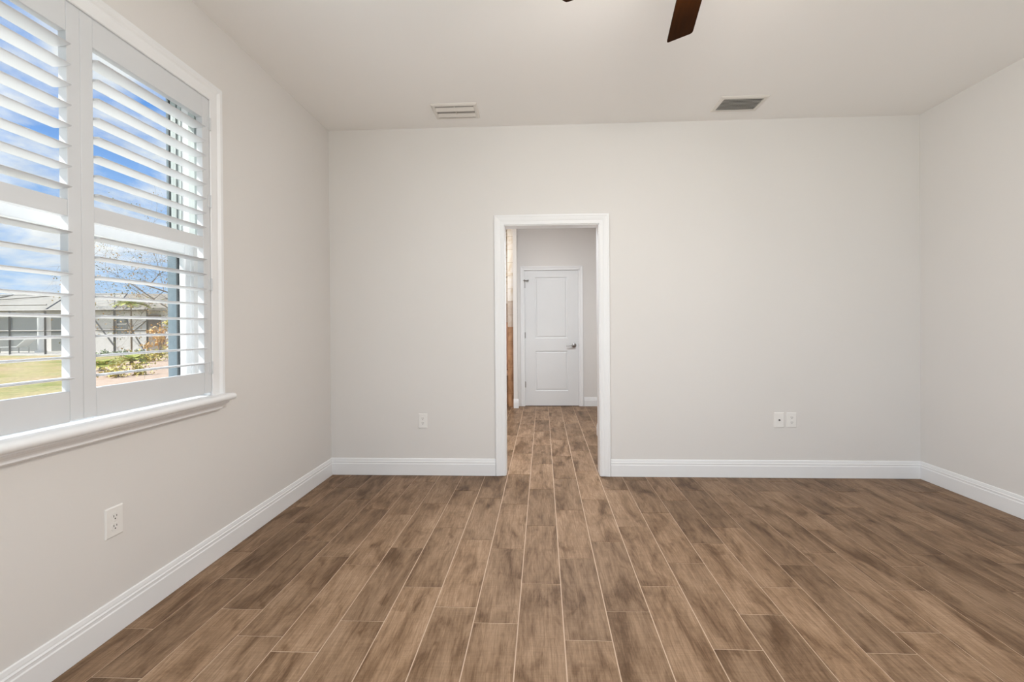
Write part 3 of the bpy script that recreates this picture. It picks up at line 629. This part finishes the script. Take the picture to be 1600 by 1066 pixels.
# plants
M['palm'] = noisy('palm_leaf', (0.30, 0.36, 0.07), (0.50, 0.50, 0.14), 6, 0.6, 0.3)
M['leafy'] = noisy('yellow_green_leaf', (0.40, 0.36, 0.08), (0.62, 0.50, 0.16), 5, 0.7, 0.2)
M['orange_leaf'] = noisy('orange_blossom', (0.62, 0.36, 0.14), (0.75, 0.55, 0.28), 5, 0.7, 0.2)
M['twig'] = noisy('grey_twig', (0.20, 0.16, 0.13), (0.30, 0.25, 0.20), 6, 0.9, 0.1)
M['tan_leaf'] = noisy('tan_dry_leaf', (0.40, 0.24, 0.10), (0.60, 0.42, 0.20), 4, 0.8, 0.1)
M['olive'] = noisy('olive_leaf', (0.16, 0.18, 0.10), (0.28, 0.28, 0.15), 4, 0.8, 0.1)
def palm_plant(loc, size, n, label, seed):
    rnd = random.Random(seed); e = empty('palm_shrub', loc); tag(e, label, 'plant', 'palm shrubs in the mulch bed' if size < .8 else None)
    m = MB(); m.lathe([(.10*size, 0), (.12*size, .12*size), (.06*size, .22*size), (0, .23*size)], 10); m.build('trunk', M['twig'], e)
    m = MB()
    for k in range(n):
        a = 2*PI*k/n*1.618*1.0 + rnd.uniform(-.2, .2); lift = rnd.uniform(.35, 1.35); Ln = size*rnd.uniform(.75, 1.0)
        pts = []
        for i in range(9):
            t = i/8; ang = lift - t*1.0
            r = Ln*t*math.cos(lift*.8) + .02; z = .2*size + Ln*(t*math.sin(lift) - .55*t*t)
            pts.append(Vector((r*math.cos(a), r*math.sin(a), z)))
        side = Vector((-math.sin(a), math.cos(a), 0))
        for i in range(8):
            for s_ in (1, -1):
                p, q = pts[i], pts[i+1]; w_ = size*.28*math.sin(PI*min(1, (i+1.2)/9.5))
                tip = q + side*s_*w_ + (q-p)*.9 + Vector((0, 0, .05*size))
                m.face([m.bm.verts.new(x) for x in (p, q, tip)])
    m.build('fronds', M['palm'], e); return e
def leaf_cloud(name, loc, r, h, n, sz, mtl, label, cat, seed, nst=7):
    rnd = random.Random(seed); e = empty(name, loc); tag(e, label, cat)
    if cat == 'shrub': e['group'] = 'shrubs in the mulch bed'
    m = MB()
    for k in range(nst):
        a = rnd.uniform(0, 2*PI); rr = r*rnd.uniform(.2, .8)
        m.tube([(0.03*math.cos(a), .03*math.sin(a), 0), (rr*.4*math.cos(a), rr*.4*math.sin(a), h*.45), (rr*math.cos(a), rr*math.sin(a), h*rnd.uniform(.7, .95))], [.02, .014, .006], 5)
    m.build('stems', M['twig'], e)
    m = MB()
    cl = [(rnd.uniform(-.75, .75)*r, rnd.uniform(-.75, .75)*r, h*rnd.uniform(.25, .9), r*rnd.uniform(.18, .42)) for _ in range(9)]
    for k in range(n):
        cx, cy, cz, cr_ = rnd.choice(cl)
        c = Vector((cx, cy, cz)) + Vector((rnd.gauss(0, 1), rnd.gauss(0, 1), rnd.gauss(0, 1)))*cr_*.6
        c.z = max(c.z, .03)
        u = Vector((rnd.gauss(0, 1), rnd.gauss(0, 1), rnd.gauss(0, 1))).normalized(); v = u.orthogonal().normalized(); s_ = sz*rnd.uniform(.6, 1.3)
        m.face([m.bm.verts.new(x) for x in (c, c + u*s_*.5 + v*s_*.28, c + u*s_, c + u*s_*.5 - v*s_*.28)])
    m.build('foliage', mtl, e); return e
palm_plant((-12.8, 11.1, GZ+.03), .62, 26, 'spiky yellow-green palm shrub at the left edge of the right shutter opening', 3)
palm_plant((-14.0, 13.6, GZ+.03), .68, 30, 'spiky green palm shrub in the middle of the mulch bed', 4)
leaf_cloud('shrub', (-14.6, 15.2, GZ+.05), .6, .42, 500, .10, M['leafy'], 'low yellow-green shrub right of the middle palm', 'shrub', 5)
leaf_cloud('shrub', (-10.3, 9.1, GZ+.05), .7, .28, 500, .09, M['leafy'], 'low straggly shrub near the bottom of the window view', 'shrub', 6)
leaf_cloud('flowering_shrub', (-16.3, 17.8, GZ), .55, 1.75, 420, .13, M['orange_leaf'], 'tall orange-yellow flowering shrub in front of the house wall', 'shrub', 7)
leaf_cloud('flowering_shrub', (-15.0, 17.2, GZ), .50, 1.95, 360, .12, M['leafy'], 'yellow leafy shrub beside the window frame, right of the orange one', 'shrub', 8)
for k, w_ in enumerate(('leftmost', 'second', 'third', 'rightmost')):
    leaf_cloud('hedge_plant', (-22.6 + k*.95, 20.4, GZ), .34, .26, 260, .10, M['hedge'], 'low grey-green hedge plant at the foot of the pool cage, ' + (w_ + ' of four' if k in (0, 3) else w_ + ' from the left'), 'hedge', 40+k, 4)['group'] = 'hedge plants along the pool cage'
palm_tree = palm_plant((-19.5, 19.7, GZ), .9, 30, 'palm with a thin trunk showing above the neighbouring eave', 9)
palm_tree.name = 'palm_tree'; tag(palm_tree, cat='tree')
for ch in palm_tree.children:
    if ch.name.startswith('fronds'): ch.location.z = 2.55
    else: ch.scale = (.45, .45, 13.5)

# bare tree whose twigs cross the sky in the right shutter opening
def bare_tree(loc, seed):
    rnd = random.Random(seed); e = empty('bare_tree', loc); tag(e, 'sparse tree with thin bare twigs and a few tan leaves against the sky', 'tree')
    mb, ml, mo = MB(), MB(), MB(); tips = []
    def grow(p, d, ln, r, lvl):
        pts = [p]; q = p.copy(); dd = d.copy()
        nseg = 5
        for i in range(nseg):
            dd = (dd + Vector((rnd.gauss(0, .16), rnd.gauss(0, .16), rnd.gauss(0.02, .12)))).normalized(); q = q + dd*ln/nseg; pts.append(q.copy())
        mb.tube(pts, [r*(1 - .55*i/nseg) for i in range(nseg+1)], 5 if lvl < 2 else 3, cap=False)
        if lvl >= 2: tips.extend(pts[2:])
        if lvl < 4:
            for k in range(5 if lvl else 7):
                t = rnd.uniform(.35, 1.0); b = pts[min(nseg, int(t*nseg))]
                a = rnd.uniform(0, 2*PI); side = dd.orthogonal(); side.rotate(Matrix.Rotation(a, 3, dd))
                grow(b, (dd*rnd.uniform(.4, .9) + side*rnd.uniform(.6, 1.0) + Vector((0, 0, .12 if lvl < 2 else -.05))).normalized(), ln*rnd.uniform(.58, .82), r*.35, lvl+1)
    grow(Vector((0, 0, 0)), Vector((-.04, -.03, 1)).normalized(), 2.3, .055, 0)
    for k, p in enumerate(tips):
        if rnd.random() > .42: continue
        tgt = ml if rnd.random() < .6 else mo
        for j in range(rnd.choice((1, 1, 2, 3))):
            c = p + Vector((rnd.gauss(0, .03), rnd.gauss(0, .03), rnd.gauss(0, .03)))
            u = Vector((rnd.gauss(0, 1), rnd.gauss(0, 1), rnd.gauss(-.4, 1))).normalized(); v = u.orthogonal().normalized(); s_ = rnd.uniform(.018, .042)
            tgt.face([tgt.bm.verts.new(x) for x in (c, c + u*s_*.5 + v*s_*.3, c + u*s_, c + u*s_*.5 - v*s_*.3)])
    mb.build('branches', M['twig'], e); ml.build('leaves', M['tan_leaf'], e); mo.build('leaves', M['olive'], e)
bare_tree((-5.3, 5.6, GZ), 21)
